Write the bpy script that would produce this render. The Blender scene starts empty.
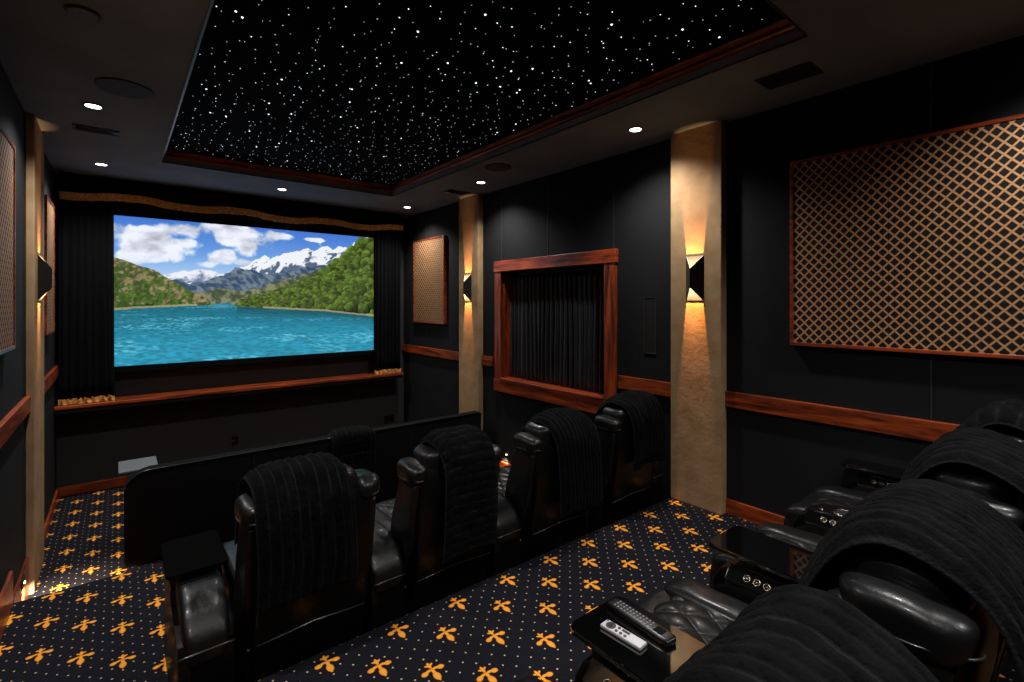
import bpy, bmesh, math, random
import numpy as np
from mathutils import Vector, Matrix, noise
random.seed(7)
PI = math.pi
C = bpy.context.scene.collection
sc = bpy.context.scene

# ---------------------------------------------------------------- camera
H = 1.5575                       # eye height above the rear tier (z = 0)
cam = bpy.data.cameras.new('camera')
cam.sensor_width = 36.0
cam.lens = 485.0 / 1024.0 * 36.0
cam.shift_y = -38.5 / 1024.0
cam.clip_start = 0.02
co = bpy.data.objects.new('camera', cam)
co.location = (0, 0, H)
co.rotation_euler = (PI / 2, 0, -math.atan(394 / 485))
C.objects.link(co)
sc.camera = co
# ---------------------------------------------------------------- world, exposure
w = bpy.data.worlds.new('world')
sc.world = w
w.use_nodes = True
w.node_tree.nodes['Background'].inputs[0].default_value = (0.01, 0.01, 0.012, 1)
w.node_tree.nodes['Background'].inputs[1].default_value = 0.1
vs = sc.view_settings
vs.view_transform = 'Standard'
vs.look = 'None'
vs.exposure = 0.0
vs.gamma = 1.0
vs.use_curve_mapping = False
sc.cycles.max_bounces = 6
sc.cycles.sample_clamp_indirect = 3.0

# light settings used by the lamp builders further down
DOWN_W = 95.0        # ceiling downlights
SCONCE_W = 130.0       # each bulb in a wall sconce
STEP_W = 1.0

# ---------------------------------------------------------------- room numbers
XL, XR = -0.505, 3.5
YF, YB = 7.02, -1.9
ZC = 2.89
Z1, Z2 = -0.5075, -0.254        # front floor, middle tier (rear tier is 0)
YE1, YE2 = 4.17, 2.215           # tier edges
SX0, SX1, SY0, SY1 = 0.313, 2.67, 0.946, 5.66   # star well opening

# ---------------------------------------------------------------- materials
def s2l(c):
    return tuple(((x / 12.92) if x <= 0.04045 else ((x + 0.055) / 1.055) ** 2.4) for x in c)

def new_mat(name):
    m = bpy.data.materials.new(name)
    m.use_nodes = True
    nt = m.node_tree
    b = nt.nodes['Principled BSDF']
    return m, nt, b

def nd(nt, t, **k):
    n = nt.nodes.new(t)
    for a, v in k.items():
        setattr(n, a, v)
    return n

def mth(nt, op, a, b=None, c=None):
    n = nt.nodes.new('ShaderNodeMath')
    n.operation = op
    for i, v in enumerate((a, b, c)):
        if v is None:
            continue
        if isinstance(v, (int, float)):
            n.inputs[i].default_value = v
        else:
            nt.links.new(v, n.inputs[i])
    return n.outputs[0]

def ramp(nt, fac, stops):
    r = nt.nodes.new('ShaderNodeValToRGB')
    e = r.color_ramp.elements
    while len(e) < len(stops):
        e.new(0.5)
    for i, (p, c) in enumerate(stops):
        e[i].position = p
        e[i].color = (*c, 1)
    nt.links.new(fac, r.inputs[0])
    return r.outputs[0]

def simple(name, col, rough=0.5, metal=0.0, coat=0.0, sheen=0.0, bump=None, spec=0.5, emis=None, var=None):
    m, nt, b = new_mat(name)
    b.inputs['Base Color'].default_value = (*col, 1)
    b.inputs['Roughness'].default_value = rough
    b.inputs['Metallic'].default_value = metal
    b.inputs['Coat Weight'].default_value = coat
    b.inputs['Coat Roughness'].default_value = 0.12
    b.inputs['Sheen Weight'].default_value = sheen
    b.inputs['Specular IOR Level'].default_value = spec
    tc = nd(nt, 'ShaderNodeTexCoord')
    if emis:
        b.inputs['Emission Color'].default_value = (*emis[0], 1)
        b.inputs['Emission Strength'].default_value = emis[1]
    if bump:
        n = nd(nt, 'ShaderNodeTexNoise')
        n.inputs['Scale'].default_value = bump[0]
        n.inputs['Detail'].default_value = 5
        nt.links.new(tc.outputs['Object'], n.inputs['Vector'])
        bp = nd(nt, 'ShaderNodeBump')
        bp.inputs['Strength'].default_value = bump[1]
        bp.inputs['Distance'].default_value = bump[2]
        nt.links.new(n.outputs['Fac'], bp.inputs['Height'])
        nt.links.new(bp.outputs[0], b.inputs['Normal'])
    if var:
        n = nd(nt, 'ShaderNodeTexNoise')
        n.inputs['Scale'].default_value = var[0]
        n.inputs['Detail'].default_value = 4
        nt.links.new(tc.outputs['Object'], n.inputs['Vector'])
        c = ramp(nt, n.outputs['Fac'], [(0.3, var[1]), (0.7, var[2])])
        nt.links.new(c, b.inputs['Base Color'])
    return m

M = {}
M['wall'] = simple('black_wall_fabric', (0.010, 0.0105, 0.0115), 0.85, bump=(220, 0.25, 0.002), spec=0.17, var=(3, (0.0088, 0.0093, 0.0102), (0.0118, 0.0124, 0.0134)))
M['ceiling'] = simple('dark_ceiling_paint', (0.16, 0.195, 0.235), 0.8, spec=0.15, var=(2.5, (0.14, 0.172, 0.205), (0.18, 0.22, 0.265)), bump=(9, 0.15, 0.01))
M['wall_paint_lifted'] = simple('grey_wall_paint_lifted', (0.04, 0.04, 0.042), 0.8, spec=0.15, bump=(40, 0.1, 0.002))  # front wall's grey paint, base lifted to make up for missing light
M['groove'] = simple('panel_joint', (0.03, 0.031, 0.034), 0.5)
M['leather'] = simple('black_leather', (0.006, 0.006, 0.0065), 0.37, coat=0.10, bump=(14, 0.35, 0.012), spec=0.36)
M['leather_back'] = simple('black_leather_panel', (0.003, 0.003, 0.003), 0.33, coat=0.1, bump=(5, 0.25, 0.01), spec=0.3)
M['piping'] = simple('piping_black', (0.03, 0.03, 0.03), 0.25, coat=0.5)
M['gloss'] = simple('black_gloss', (0.003, 0.003, 0.003), 0.06, spec=0.6, coat=0.3)
M['tray_gloss'] = simple('mirror_black_tray', (0.002, 0.002, 0.002), 0.03, spec=0.5)
M['tray_gloss'].node_tree.nodes['Principled BSDF'].inputs['IOR'].default_value = 2.3
M['satin'] = simple('satin_black_tray', (0.004, 0.004, 0.004), 0.5, spec=0.0)
M['greytray'] = simple('grey_tray', (0.13, 0.14, 0.15), 0.45, spec=0.3)
M['black'] = simple('matte_black', (0.006, 0.006, 0.006), 0.55)
M['blackmetal'] = simple('black_metal', (0.008, 0.008, 0.008), 0.4, metal=0.0)
M['chrome'] = simple('chrome', (0.75, 0.75, 0.76), 0.15, metal=1.0)
M['bronze'] = simple('bronze_ring', (0.45, 0.38, 0.30), 0.25, metal=1.0)
M['silver'] = simple('silver_aluminium', (0.5, 0.5, 0.52), 0.35, metal=0.35)
M['key'] = simple('grey_key', (0.22, 0.22, 0.23), 0.4)
M['remote_body'] = simple('charcoal_plastic', (0.006, 0.006, 0.007), 0.25)
M['plate_grey'] = simple('brushed_grey_plate', (0.05, 0.075, 0.11), 0.5)
M['white'] = simple('white_enamel', (0.85, 0.84, 0.8), 0.5)
M['velvet'] = simple('black_velvet', (0.0025, 0.0025, 0.0028), 0.9, sheen=0.012, bump=(60, 0.3, 0.004), spec=0.1)
M['fur'] = simple('black_fur', (0.003, 0.003, 0.003), 0.85, sheen=0.012, bump=(110, 0.9, 0.006), spec=0.04, var=(16, (0.0018, 0.0019, 0.0021), (0.0055, 0.0058, 0.0064)))
M['fur'].node_tree.nodes['Principled BSDF'].inputs['Sheen Roughness'].default_value = 0.45
_nt = M['fur'].node_tree
_b = _nt.nodes['Principled BSDF']
_src = _b.inputs['Base Color'].links[0].from_socket
_at = nd(_nt, 'ShaderNodeAttribute', attribute_name='pile_sheen')
_mx = nd(_nt, 'ShaderNodeMix', data_type='RGBA')
_nt.links.new(_at.outputs['Fac'], _mx.inputs[0])
_nt.links.new(_src, _mx.inputs[6])
_mx.inputs[7].default_value = (0.018, 0.0195, 0.022, 1)  # paler lines: sheen at the pile partings, painted into the colour
_nt.links.new(_mx.outputs[2], _b.inputs['Base Color'])
M['crushed'] = simple('crushed_velvet', (0.006, 0.007, 0.010), 0.42, sheen=0.06, bump=(45, 0.9, 0.008), spec=0.5)
M['lamp'] = simple('lamp_glow', (1, 1, 1), 0.5, emis=((1.0, 0.96, 0.9), 9.0))
M['warm'] = simple('warm_glow', (1, 1, 1), 0.5, emis=((1.0, 0.75, 0.42), 7.0))
M['tan'] = simple('tan_suede_wall', (0.36, 0.235, 0.125), 0.9, sheen=0.0, bump=(30, 0.5, 0.004), spec=0.08, var=(7, (0.30, 0.19, 0.095), (0.42, 0.28, 0.155)))
M['fringe'] = simple('gold_fringe', (0.7, 0.3, 0.08), 0.7, bump=(90, 0.6, 0.004), var=(40, (0.50, 0.17, 0.03), (0.90, 0.48, 0.14)))
M['plate'] = simple('black_plastic_plate', (0.004, 0.004, 0.004), 0.3)

def wood(name, scale, rot=(0, 0, 0)):
    m, nt, b = new_mat(name)
    tc = nd(nt, 'ShaderNodeTexCoord')
    mp = nd(nt, 'ShaderNodeMapping')
    mp.inputs['Scale'].default_value = scale
    nt.links.new(tc.outputs['Object'], mp.inputs['Vector'])
    n = nd(nt, 'ShaderNodeTexNoise')
    n.inputs['Scale'].default_value = 2.2
    n.inputs['Detail'].default_value = 8
    n.inputs['Roughness'].default_value = 0.65
    n.inputs['Distortion'].default_value = 0.4
    nt.links.new(mp.outputs[0], n.inputs['Vector'])
    c = ramp(nt, n.outputs['Fac'], [(0.34, (0.02, 0.004, 0.0015)), (0.46, (0.20, 0.030, 0.007)), (0.60, (0.42, 0.065, 0.010)), (0.78, (0.62, 0.12, 0.02))])
    nt.links.new(c, b.inputs['Base Color'])
    b.inputs['Roughness'].default_value = 0.38
    b.inputs['Coat Weight'].default_value = 0.35
    b.inputs['Coat Roughness'].default_value = 0.2
    bp = nd(nt, 'ShaderNodeBump')
    bp.inputs['Strength'].default_value = 0.3
    bp.inputs['Distance'].default_value = 0.004
    nt.links.new(n.outputs['Fac'], bp.inputs['Height'])
    nt.links.new(bp.outputs[0], b.inputs['Normal'])
    return m
M['wood_y'] = wood('mahogany_along_y', (9, 0.9, 9))
M['wood_x'] = wood('mahogany_along_x', (0.9, 9, 9))
M['wood_z'] = wood('mahogany_upright', (9, 9, 0.9))

def carpet(name, pa, pb):
    """navy carpet, gold fleur-de-lis on a diamond lattice with pin dots on the quarter points"""
    m, nt, b = new_mat(name)
    g = nd(nt, 'ShaderNodeNewGeometry')
    sx = nd(nt, 'ShaderNodeSeparateXYZ')
    nt.links.new(g.outputs['Position'], sx.inputs[0])
    X = mth(nt, 'DIVIDE', sx.outputs[0], 0.332)
    Y = mth(nt, 'DIVIDE', sx.outputs[1], 0.326)
    a = mth(nt, 'SUBTRACT', mth(nt, 'SUBTRACT', X, Y), pa)
    bb = mth(nt, 'SUBTRACT', mth(nt, 'ADD', X, Y), pb)
    def loc(a, bb, k):
        ka, kb = mth(nt, 'MULTIPLY', a, k), mth(nt, 'MULTIPLY', bb, k)
        da = mth(nt, 'DIVIDE', mth(nt, 'SUBTRACT', ka, mth(nt, 'ROUND', ka)), k)
        db = mth(nt, 'DIVIDE', mth(nt, 'SUBTRACT', kb, mth(nt, 'ROUND', kb)), k)
        lx = mth(nt, 'MULTIPLY', mth(nt, 'ADD', da, db), 0.166)
        ly = mth(nt, 'MULTIPLY', mth(nt, 'SUBTRACT', da, db), 0.163)     # points towards -Y
        return lx, ly
    lx, ly = loc(a, bb, 1.0)
    ax = mth(nt, 'ABSOLUTE', lx)
    def ell(px, py, cx, cy, rx, ry, ang=0.0):
        dx = mth(nt, 'SUBTRACT', px, cx)
        dy = mth(nt, 'SUBTRACT', py, cy)
        c, s = math.cos(ang), math.sin(ang)
        u = mth(nt, 'DIVIDE', mth(nt, 'ADD', mth(nt, 'MULTIPLY', dx, c), mth(nt, 'MULTIPLY', dy, s)), rx)
        v = mth(nt, 'DIVIDE', mth(nt, 'SUBTRACT', mth(nt, 'MULTIPLY', dy, c), mth(nt, 'MULTIPLY', dx, s)), ry)
        return mth(nt, 'ADD', mth(nt, 'MULTIPLY', u, u), mth(nt, 'MULTIPLY', v, v))
    es = [ell(ax, ly, 0.0, 0.036, 0.0155, 0.026),            # centre petal
          ell(ax, ly, 0.0, 0.052, 0.007, 0.015),
          ell(ax, ly, 0.0, 0.004, 0.008, 0.02),              # waist
          ell(ax, ly, 0.037, 0.000, 0.0165, 0.0135, 0.2),   # side lobe
          ell(ax, ly, 0.018, -0.007, 0.018, 0.0075, 0.15),    # its stalk
          ell(ax, ly, 0.0, -0.034, 0.008, 0.021),            # tail
          ell(ax, ly, 0.011, -0.036, 0.010, 0.0055, -0.6)]   # tail curls
    d = es[0]
    for e in es[1:]:
        d = mth(nt, 'MINIMUM', d, e)
    mask = mth(nt, 'LESS_THAN', d, 1.0)
    qx, qy = loc(a, bb, 4.0)
    dd = mth(nt, 'ADD', mth(nt, 'MULTIPLY', qx, qx), mth(nt, 'MULTIPLY', qy, qy))
    dot = mth(nt, 'LESS_THAN', dd, 0.0042 ** 2)
    # no dot underneath the motif
    far = mth(nt, 'GREATER_THAN', mth(nt, 'ADD', mth(nt, 'MULTIPLY', lx, lx), mth(nt, 'MULTIPLY', ly, ly)), 0.03 ** 2)
    dot = mth(nt, 'MULTIPLY', dot, far)
    gold = ramp(nt, d, [(0.0, (0.95, 0.47, 0.06)), (0.5, (0.95, 0.38, 0.035)), (0.95, (0.75, 0.16, 0.012))])
    no = nd(nt, 'ShaderNodeTexNoise')
    no.inputs['Scale'].default_value = 160
    nt.links.new(g.outputs['Position'], no.inputs['Vector'])
    base = ramp(nt, no.outputs['Fac'], [(0.3, (0.005, 0.005, 0.0085)), (0.7, (0.015, 0.015, 0.022))])
    mx = nd(nt, 'ShaderNodeMix', data_type='RGBA')
    nt.links.new(dot, mx.inputs[0])
    nt.links.new(base, mx.inputs[6])
    mx.inputs[7].default_value = (0.62, 0.48, 0.28, 1)
    mx2 = nd(nt, 'ShaderNodeMix', data_type='RGBA')
    nt.links.new(mask, mx2.inputs[0])
    nt.links.new(mx.outputs[2], mx2.inputs[6])
    nt.links.new(gold, mx2.inputs[7])
    nt.links.new(mx2.outputs[2], b.inputs['Base Color'])
    b.inputs['Roughness'].default_value = 0.95
    b.inputs['Specular IOR Level'].default_value = 0.1
    bp = nd(nt, 'ShaderNodeBump')
    bp.inputs['Strength'].default_value = 0.5
    bp.inputs['Distance'].default_value = 0.003
    nt.links.new(no.outputs['Fac'], bp.inputs['Height'])
    nt.links.new(bp.outputs[0], b.inputs['Normal'])
    return m
M['carpet3'] = carpet('carpet_rear', 0.58, 0.65)
M['carpet2'] = carpet('carpet_middle', 0.405, 0.71)
M['carpet1'] = carpet('carpet_front', 0.30, 0.72)

def lattice(name):
    """black cloth woven with a pale gold diamond lattice edged in copper, in the panel's own y-z plane"""
    m, nt, b = new_mat(name)
    tc = nd(nt, 'ShaderNodeTexCoord')
    sx = nd(nt, 'ShaderNodeSeparateXYZ')
    nt.links.new(tc.outputs['Object'], sx.inputs[0])
    p = mth(nt, 'DIVIDE', sx.outputs[1], 0.0555)
    q = mth(nt, 'DIVIDE', sx.outputs[2], 0.0605)
    def line(v):
        f = mth(nt, 'FRACT', v)
        return mth(nt, 'ABSOLUTE', mth(nt, 'SUBTRACT', f, 0.5))      # 0 on the line
    l1 = line(mth(nt, 'ADD', p, q))
    l2 = line(mth(nt, 'SUBTRACT', p, q))
    d = mth(nt, 'MINIMUM', l1, l2)
    col = ramp(nt, d, [(0.0, (0.42, 0.13, 0.04)), (0.016, (0.42, 0.13, 0.04)), (0.022, (0.62, 0.40, 0.20)), (0.090, (0.57, 0.32, 0.13)), (0.108, (0.48, 0.10, 0.02)), (0.130, (0.005, 0.005, 0.006))])
    nt.links.new(col, b.inputs['Base Color'])
    b.inputs['Roughness'].default_value = 0.65
    b.inputs['Specular IOR Level'].default_value = 0.3
    return m
M['lattice'] = lattice('diamond_lattice_cloth')

def star_mat():
    m, nt, b = new_mat('fibre_optic_glow')
    b.inputs['Base Color'].default_value = (1, 1, 1, 1)
    b.inputs['Emission Color'].default_value = (0.82, 0.88, 1.0, 1)
    b.inputs['Emission Strength'].default_value = 1.7
    m.cycles.emission_sampling = 'NONE'
    return m
M['star'] = star_mat()
def star_mat2():
    m = M['star'].copy()
    m.name = 'fibre_optic_dim'
    m.node_tree.nodes['Principled BSDF'].inputs['Emission Strength'].default_value = 0.8
    m.cycles.emission_sampling = 'NONE'
    return m
M['star_dim'] = star_mat2()

# ---------------------------------------------------------------- mesh helpers
def obj(name, bm, mat, parent=None, smooth=False, loc=None):
    me = bpy.data.meshes.new(name)
    bmesh.ops.recalc_face_normals(bm, faces=bm.faces)
    bm.to_mesh(me)
    bm.free()
    if smooth:
        me.polygons.foreach_set('use_smooth', [True] * len(me.polygons))
    me.materials.append(mat)
    o = bpy.data.objects.new(name, me)
    C.objects.link(o)
    if parent:
        o.parent = parent
    if loc:
        o.location = loc
    return o

def autosmooth(o, ang=40):
    me = o.data
    me.polygons.foreach_set('use_smooth', [True] * len(me.polygons))
    me.set_sharp_from_angle(angle=math.radians(ang))
    return o

def box(bm, x0, x1, y0, y1, z0, z1, bev=0.0, seg=2):
    vs_ = [bm.verts.new((x, y, z)) for x in (x0, x1) for y in (y0, y1) for z in (z0, z1)]
    fs = [(0, 1, 3, 2), (4, 6, 7, 5), (0, 4, 5, 1), (2, 3, 7, 6), (0, 2, 6, 4), (1, 5, 7, 3)]
    faces = [bm.faces.new([vs_[i] for i in f]) for f in fs]
    if bev > 0:
        es = list({e for f in faces for e in f.edges})
        bmesh.ops.bevel(bm, geom=es, offset=bev, segments=seg, affect='EDGES', profile=0.5)
    return bm

def BX(*a, **k):
    return box(bmesh.new(), *a, **k)

def prism(bm, pts, axis, lo, hi, bev=0.0, seg=2):
    """closed outline pts (2D) extruded along an axis: 'x' -> pts are (y,z); 'y' -> (x,z); 'z' -> (x,y)"""
    def P(p, t):
        return {'x': (t, p[0], p[1]), 'y': (p[0], t, p[1]), 'z': (p[0], p[1], t)}[axis]
    a = [bm.verts.new(P(p, lo)) for p in pts]
    b = [bm.verts.new(P(p, hi)) for p in pts]
    n = len(pts)
    f1 = bm.faces.new(a)
    f2 = bm.faces.new(list(reversed(b)))
    for i in range(n):
        bm.faces.new([a[i], b[i], b[(i + 1) % n], a[(i + 1) % n]])
    if bev > 0:
        bmesh.ops.bevel(bm, geom=list(set(f1.edges) | set(f2.edges)), offset=bev, segments=seg, affect='EDGES', profile=0.5)
    return bm

def cyl(bm, c, r, h, axis='z', n=24, r2=None):
    r2 = r if r2 is None else r2
    R = {'z': Matrix.Identity(4), 'x': Matrix.Rotation(PI / 2, 4, 'Y'), 'y': Matrix.Rotation(-PI / 2, 4, 'X')}[axis]
    bmesh.ops.create_cone(bm, cap_ends=True, segments=n, radius1=r, radius2=r2, depth=h, matrix=Matrix.Translation(c) @ R)
    return bm

def torus(bm, c, R, r, n=24, k=8, rot=None, sx=1, sy=1):
    rot = rot or Matrix.Identity(3)
    g = []
    for i in range(n):
        a = 2 * PI * i / n
        row = []
        for j in range(k):
            b = 2 * PI * j / k
            v = Vector(((R + r * math.cos(b)) * math.cos(a) * sx, (R + r * math.cos(b)) * math.sin(a) * sy, r * math.sin(b)))
            row.append(bm.verts.new(Vector(c) + rot @ v))
        g.append(row)
    for i in range(n):
        for j in range(k):
            bm.faces.new([g[i][j], g[(i + 1) % n][j], g[(i + 1) % n][(j + 1) % k], g[i][(j + 1) % k]])
    return bm

def tube(bm, pts, r, k=8):
    pts = [Vector(p) for p in pts]
    rings = []
    for i, p in enumerate(pts):
        t = (pts[min(i + 1, len(pts) - 1)] - pts[max(i - 1, 0)]).normalized()
        up = Vector((0, 0, 1)) if abs(t.z) < 0.9 else Vector((1, 0, 0))
        a = t.cross(up).normalized()
        b = t.cross(a)
        rings.append([bm.verts.new(p + a * r * math.cos(2 * PI * j / k) + b * r * math.sin(2 * PI * j / k)) for j in range(k)])
    for i in range(len(rings) - 1):
        for j in range(k):
            bm.faces.new([rings[i][j], rings[i + 1][j], rings[i + 1][(j + 1) % k], rings[i][(j + 1) % k]])
    bm.faces.new(rings[0]); bm.faces.new(list(reversed(rings[-1])))
    return bm

def pad(bm, c, s, e=0.45, nu=32, nv=18, wr=0.0, fs=9.0, seed=0, fn=None, e2=None):
    """a soft cushion: superquadric of half sizes s with optional wrinkles"""
    e2 = e2 or e
    def sp(v, p):
        return math.copysign(abs(v) ** p, v)
    rows = []
    c = Vector(c)
    for i in range(nv + 1):
        ph = -PI / 2 + PI * i / nv
        row = []
        for j in range(nu):
            th = 2 * PI * j / nu
            v = Vector((sp(math.cos(ph), e) * sp(math.cos(th), e2) * s[0], sp(math.cos(ph), e) * sp(math.sin(th), e2) * s[1], sp(math.sin(ph), e) * s[2]))
            if wr:
                n_ = noise.noise(v * fs + Vector((seed, seed * 2.3, 0)))
                v += v.normalized() * wr * n_
            if fn:
                v = fn(v)
            row.append(bm.verts.new(c + v))
            if i in (0, nv):
                break
        rows.append(row)
    for i in range(nv):
        a, b = rows[i], rows[i + 1]
        for j in range(nu):
            k = (j + 1) % nu
            if len(a) == 1:
                bm.faces.new([a[0], b[k], b[j]])
            elif len(b) == 1:
                bm.faces.new([a[j], a[k], b[0]])
            else:
                bm.faces.new([a[j], a[k], b[k], b[j]])
    return bm

def tag(o, label, cat, group=None, kind=None):
    if label:
        o['label'] = label
    if cat:
        o['category'] = cat
    if group:
        o['group'] = group
    if kind:
        o['kind'] = kind
    return o

def thing(name, label, cat, loc=(0, 0, 0), group=None):
    o = bpy.data.objects.new(name, None)
    o.empty_display_size = 0.1
    o.location = loc
    C.objects.link(o)
    return tag(o, label, cat, group)

def struct(name, bm, mat, smooth=False):
    o = obj(name, bm, mat, smooth=smooth)
    o['kind'] = 'structure'
    return o

def copy_tree(o, parent=None):
    c = o.copy()
    C.objects.link(c)
    c.parent = parent
    for ch in list(o.children):
        copy_tree(ch, c)
    return c

# ================================================================ ROOM SHELL
T = 0.15
struct('floor', BX(XL - T, XR + T, YE1 - 0.02, YF + T, Z1 - T, Z1), M['carpet1'])
struct('floor_middle', BX(XL - T, XR + T, YE2 - 0.02, YE1, Z1 - T, Z2, bev=0.008), M['carpet2'])
struct('floor_rear', BX(XL - T, XR + T, YB - T, YE2, Z1 - T, 0.0, bev=0.008), M['carpet3'])
struct('wall_left', BX(XL - T, XL, YB - T, YF + T, Z1, ZC + 0.3), M['wall'])
struct('wall_front', BX(XL, XR, YF, YF + T, Z1, ZC + 0.3), M['wall_paint_lifted'])
struct('wall_back', BX(XL, XR, YB - T, YB, 0.0, ZC + 0.3), M['wall'])
# right wall with the curtained window opening
WY0, WY1, WZ0, WZ1 = 2.93, 4.47, 0.67, 1.90
bm = bmesh.new()
box(bm, XR, XR + T, YB - T, WY0, Z1, ZC + 0.3)
box(bm, XR, XR + T, WY1, YF + T, Z1, ZC + 0.3)
box(bm, XR, XR + T, WY0, WY1, Z1, WZ0)
box(bm, XR, XR + T, WY0, WY1, WZ1, ZC + 0.3)
box(bm, XR + T, XR + T + 0.03, WY0 - 0.1, WY1 + 0.1, WZ0 - 0.1, WZ1 + 0.1)
struct('wall_right', bm, M['wall'])
# ceiling with star well
bm = bmesh.new()
box(bm, XL - T, SX0, YB - T, YF + T, ZC, ZC + 0.3)
box(bm, SX1, XR + T, YB - T, YF + T, ZC, ZC + 0.3)
box(bm, SX0, SX1, YB - T, SY0, ZC, ZC + 0.3)
box(bm, SX0, SX1, SY1, YF + T, ZC, ZC + 0.3)
box(bm, SX0, SX1, SY0, SY1, ZC + 0.17, ZC + 0.3)
struct('ceiling', bm, M['ceiling'])
# thin metal bead round the lip of the well
bm = bmesh.new()
for a in ((SX0, SX0 + 0.006, SY0, SY1), (SX1 - 0.006, SX1, SY0, SY1), (SX0, SX1, SY0, SY0 + 0.006), (SX0, SX1, SY1 - 0.006, SY1)):
    box(bm, *a, ZC - 0.006, ZC + 0.004)
struct('trim_1', bm, M['groove'])
# mahogany moulding inside the well
def crown(ax):
    bm = bmesh.new()
    prof = [(0.0, 0.05), (0.028, 0.05), (0.032, 0.062), (0.022, 0.085), (0.028, 0.118), (0.0, 0.118)]
    if ax == 'y':
        for s, x in ((1, SX0), (-1, SX1)):
            prism(bm, [(x + s * p, ZC + z) for p, z in prof], 'y', SY0, SY1)
    else:
        for s, y in ((1, SY0), (-1, SY1)):
            prism(bm, [(y + s * p, ZC + z) for p, z in prof], 'x', SX0 + .028, SX1 - .028)
    return bm
struct('trim_2', crown('y'), M['wood_y'])
struct('trim_3', crown('x'), M['wood_x'])

# skirting boards
def skirt(name, x0, x1, y0, y1, z0, h=0.105, mat='wood_y'):
    bm = BX(x0, x1, y0, y1, z0, z0 + h, bev=0.004)
    return struct(name, bm, M[mat])
skirt('baseboard_front', XL + 0.018, XR - 0.018, YF - 0.018, YF, Z1, mat='wood_x')
skirt('baseboard_left', XL, XL + 0.018, 5.40, YF, Z1)
bm = bmesh.new()
box(bm, XL, XL + 0.018, YE1 + 0.004, 4.80, Z1, -0.235, bev=0.004)
box(bm, XL, XL + 0.018, YE2 + .004, YE1 - 0.03, Z2, -0.045, bev=0.004)
struct('baseboard_left_step', bm, M['wood_y'])
skirt('baseboard_right', XR - 0.018, XR, 5.30, YF, Z1)
bm = bmesh.new()
box(bm, XR - 0.018, XR, YE1 + .004, 4.87, Z1, -0.30, bev=0.004)
box(bm, XR - 0.018, XR, YE2 + .004, YE1 - .004, Z2, Z2 + 0.105, bev=0.004)
box(bm, XR - 0.018, XR, YB, 1.785, 0.0, 0.11, bev=0.004)
struct('baseboard_right_step', bm, M['wood_y'])

# chair rails (z .79-.905)
def rail(name, x0, x1, segs):
    bm = bmesh.new()
    for y0, y1 in segs:
        box(bm, x0, x1, y0, y1, 0.79, 0.905, bev=0.004)
    return struct(name, bm, M['wood_y'])
rail('trim_4', XR - 0.028, XR, [(5.30, YF), (4.655, 4.87), (2.205, 2.775), (YB, 1.785)])
rail('trim_5', XL, XL + 0.028, [(YB, 1.785), (2.205, 4.80), (5.40, YF)])
# joints of the wall panels, the light they catch put in as paler colour
bm = bmesh.new()
for y in (0.622, 2.838, 3.71, 4.50, 6.28):
    for z0, z1 in ((0.91, 2.89),):
        if WY0 - 0.1 < y < WY1 + 0.2:
            z0 = 2.05
        box(bm, XR - 0.004, XR, y - 0.003, y + 0.003, z0, z1)
struct('trim_6', bm, M['groove'])

# ================================================================ PILLARS
def pillar(x0, x1, y0, y1, z0, label):
    bm = BX(x0, x1, y0, y1, z0, ZC, bev=0.006)
    o = obj('wall_pillar', bm, M['tan'])
    return tag(o, label, 'pillar')
pillar(3.42, XR, 1.785, 2.205, 0.0, 'tall tan suede pillar with a lit sconce beside the large lattice panel')
pillar(3.42, XR, 4.87, 5.30, Z1, 'far narrow tan pillar with a lit sconce between small lattice panel and curtained opening')
pillar(XL, -0.46, 4.80, 5.40, Z1, 'tan pillar on the left wall behind the aisle steps')

# ================================================================ SCONCES
def sconce(x, y, s, label):
    """wedge-shaped up and down light, s=-1 faces -X"""
    root = thing('wall_sconce', label, 'wall lamp', (x, y, 1.742), 'wedge sconces on the tan pillars')
    hw, d, hb, hf = 0.075, 0.072, 0.172, 0.072
    t = 0.003
    def shell(off, mat, name):
        bm = bmesh.new()
        for sg in (-1, 1):
            A = [(0.0, sg * (hw - off), -hb), (0.0, sg * (hw - off), hb), (s * (d - off), 0, hf), (s * (d - off), 0, -hf)]
            q = [bm.verts.new(v) for v in A]
            q2 = [bm.verts.new((v[0] + (s * -0.0001), v[1] - sg * t if abs(v[1]) > 0 else 0, v[2])) for v in A]
            q2[2].co.x -= s * t
            q2[3].co.x -= s * t
            bm.faces.new(q); bm.faces.new(list(reversed(q2)))
            for i in range(4):
                bm.faces.new([q[i], q2[i], q2[(i + 1) % 4], q[(i + 1) % 4]])
        return obj(name, bm, mat, root)
    shell(0.0, M['blackmetal'], 'shade')
    ins = shell(0.0036, M['white'], 'reflector')
    tag(ins, 'white inner face of the shade', None)
    o = obj('back_plate', BX(min(0, s * 0.004), max(0, s * 0.004), -0.069, 0.069, -0.170, 0.170, bev=0.001), M['plate_grey'], root)
    tag(o, 'pale back plate', None)
    o = obj('bulb', pad(bmesh.new(), (s * 0.013, 0, 0), (0.006, 0.010, 0.02), e=1.0, nu=12, nv=8), M['white'], root, smooth=True)
    for k, (dz, rx) in enumerate(((-0.055, PI), (0.055, 0))):
        l = bpy.data.lights.new('sconce_light', 'SPOT')
        l.energy = SCONCE_W
        l.color = (1.0, 0.43, 0.14)
        l.spot_size = math.radians(84)
        l.spot_blend = 0.5
        l.shadow_soft_size = 0.004
        lo = bpy.data.objects.new('sconce_light', l)
        lo.location = (s * 0.05, 0, dz)
        lo.rotation_euler = (0, (PI if rx else 0) + (-s if rx else s) * math.radians(38), 0)
        lo.parent = root
        C.objects.link(lo)
    return root
sconce(3.42, 1.995, -1, 'black wedge sconce shining up and down on the near right tan pillar')
sconce(3.42, 5.085, -1, 'small black wedge sconce on the far right tan pillar')
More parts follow.
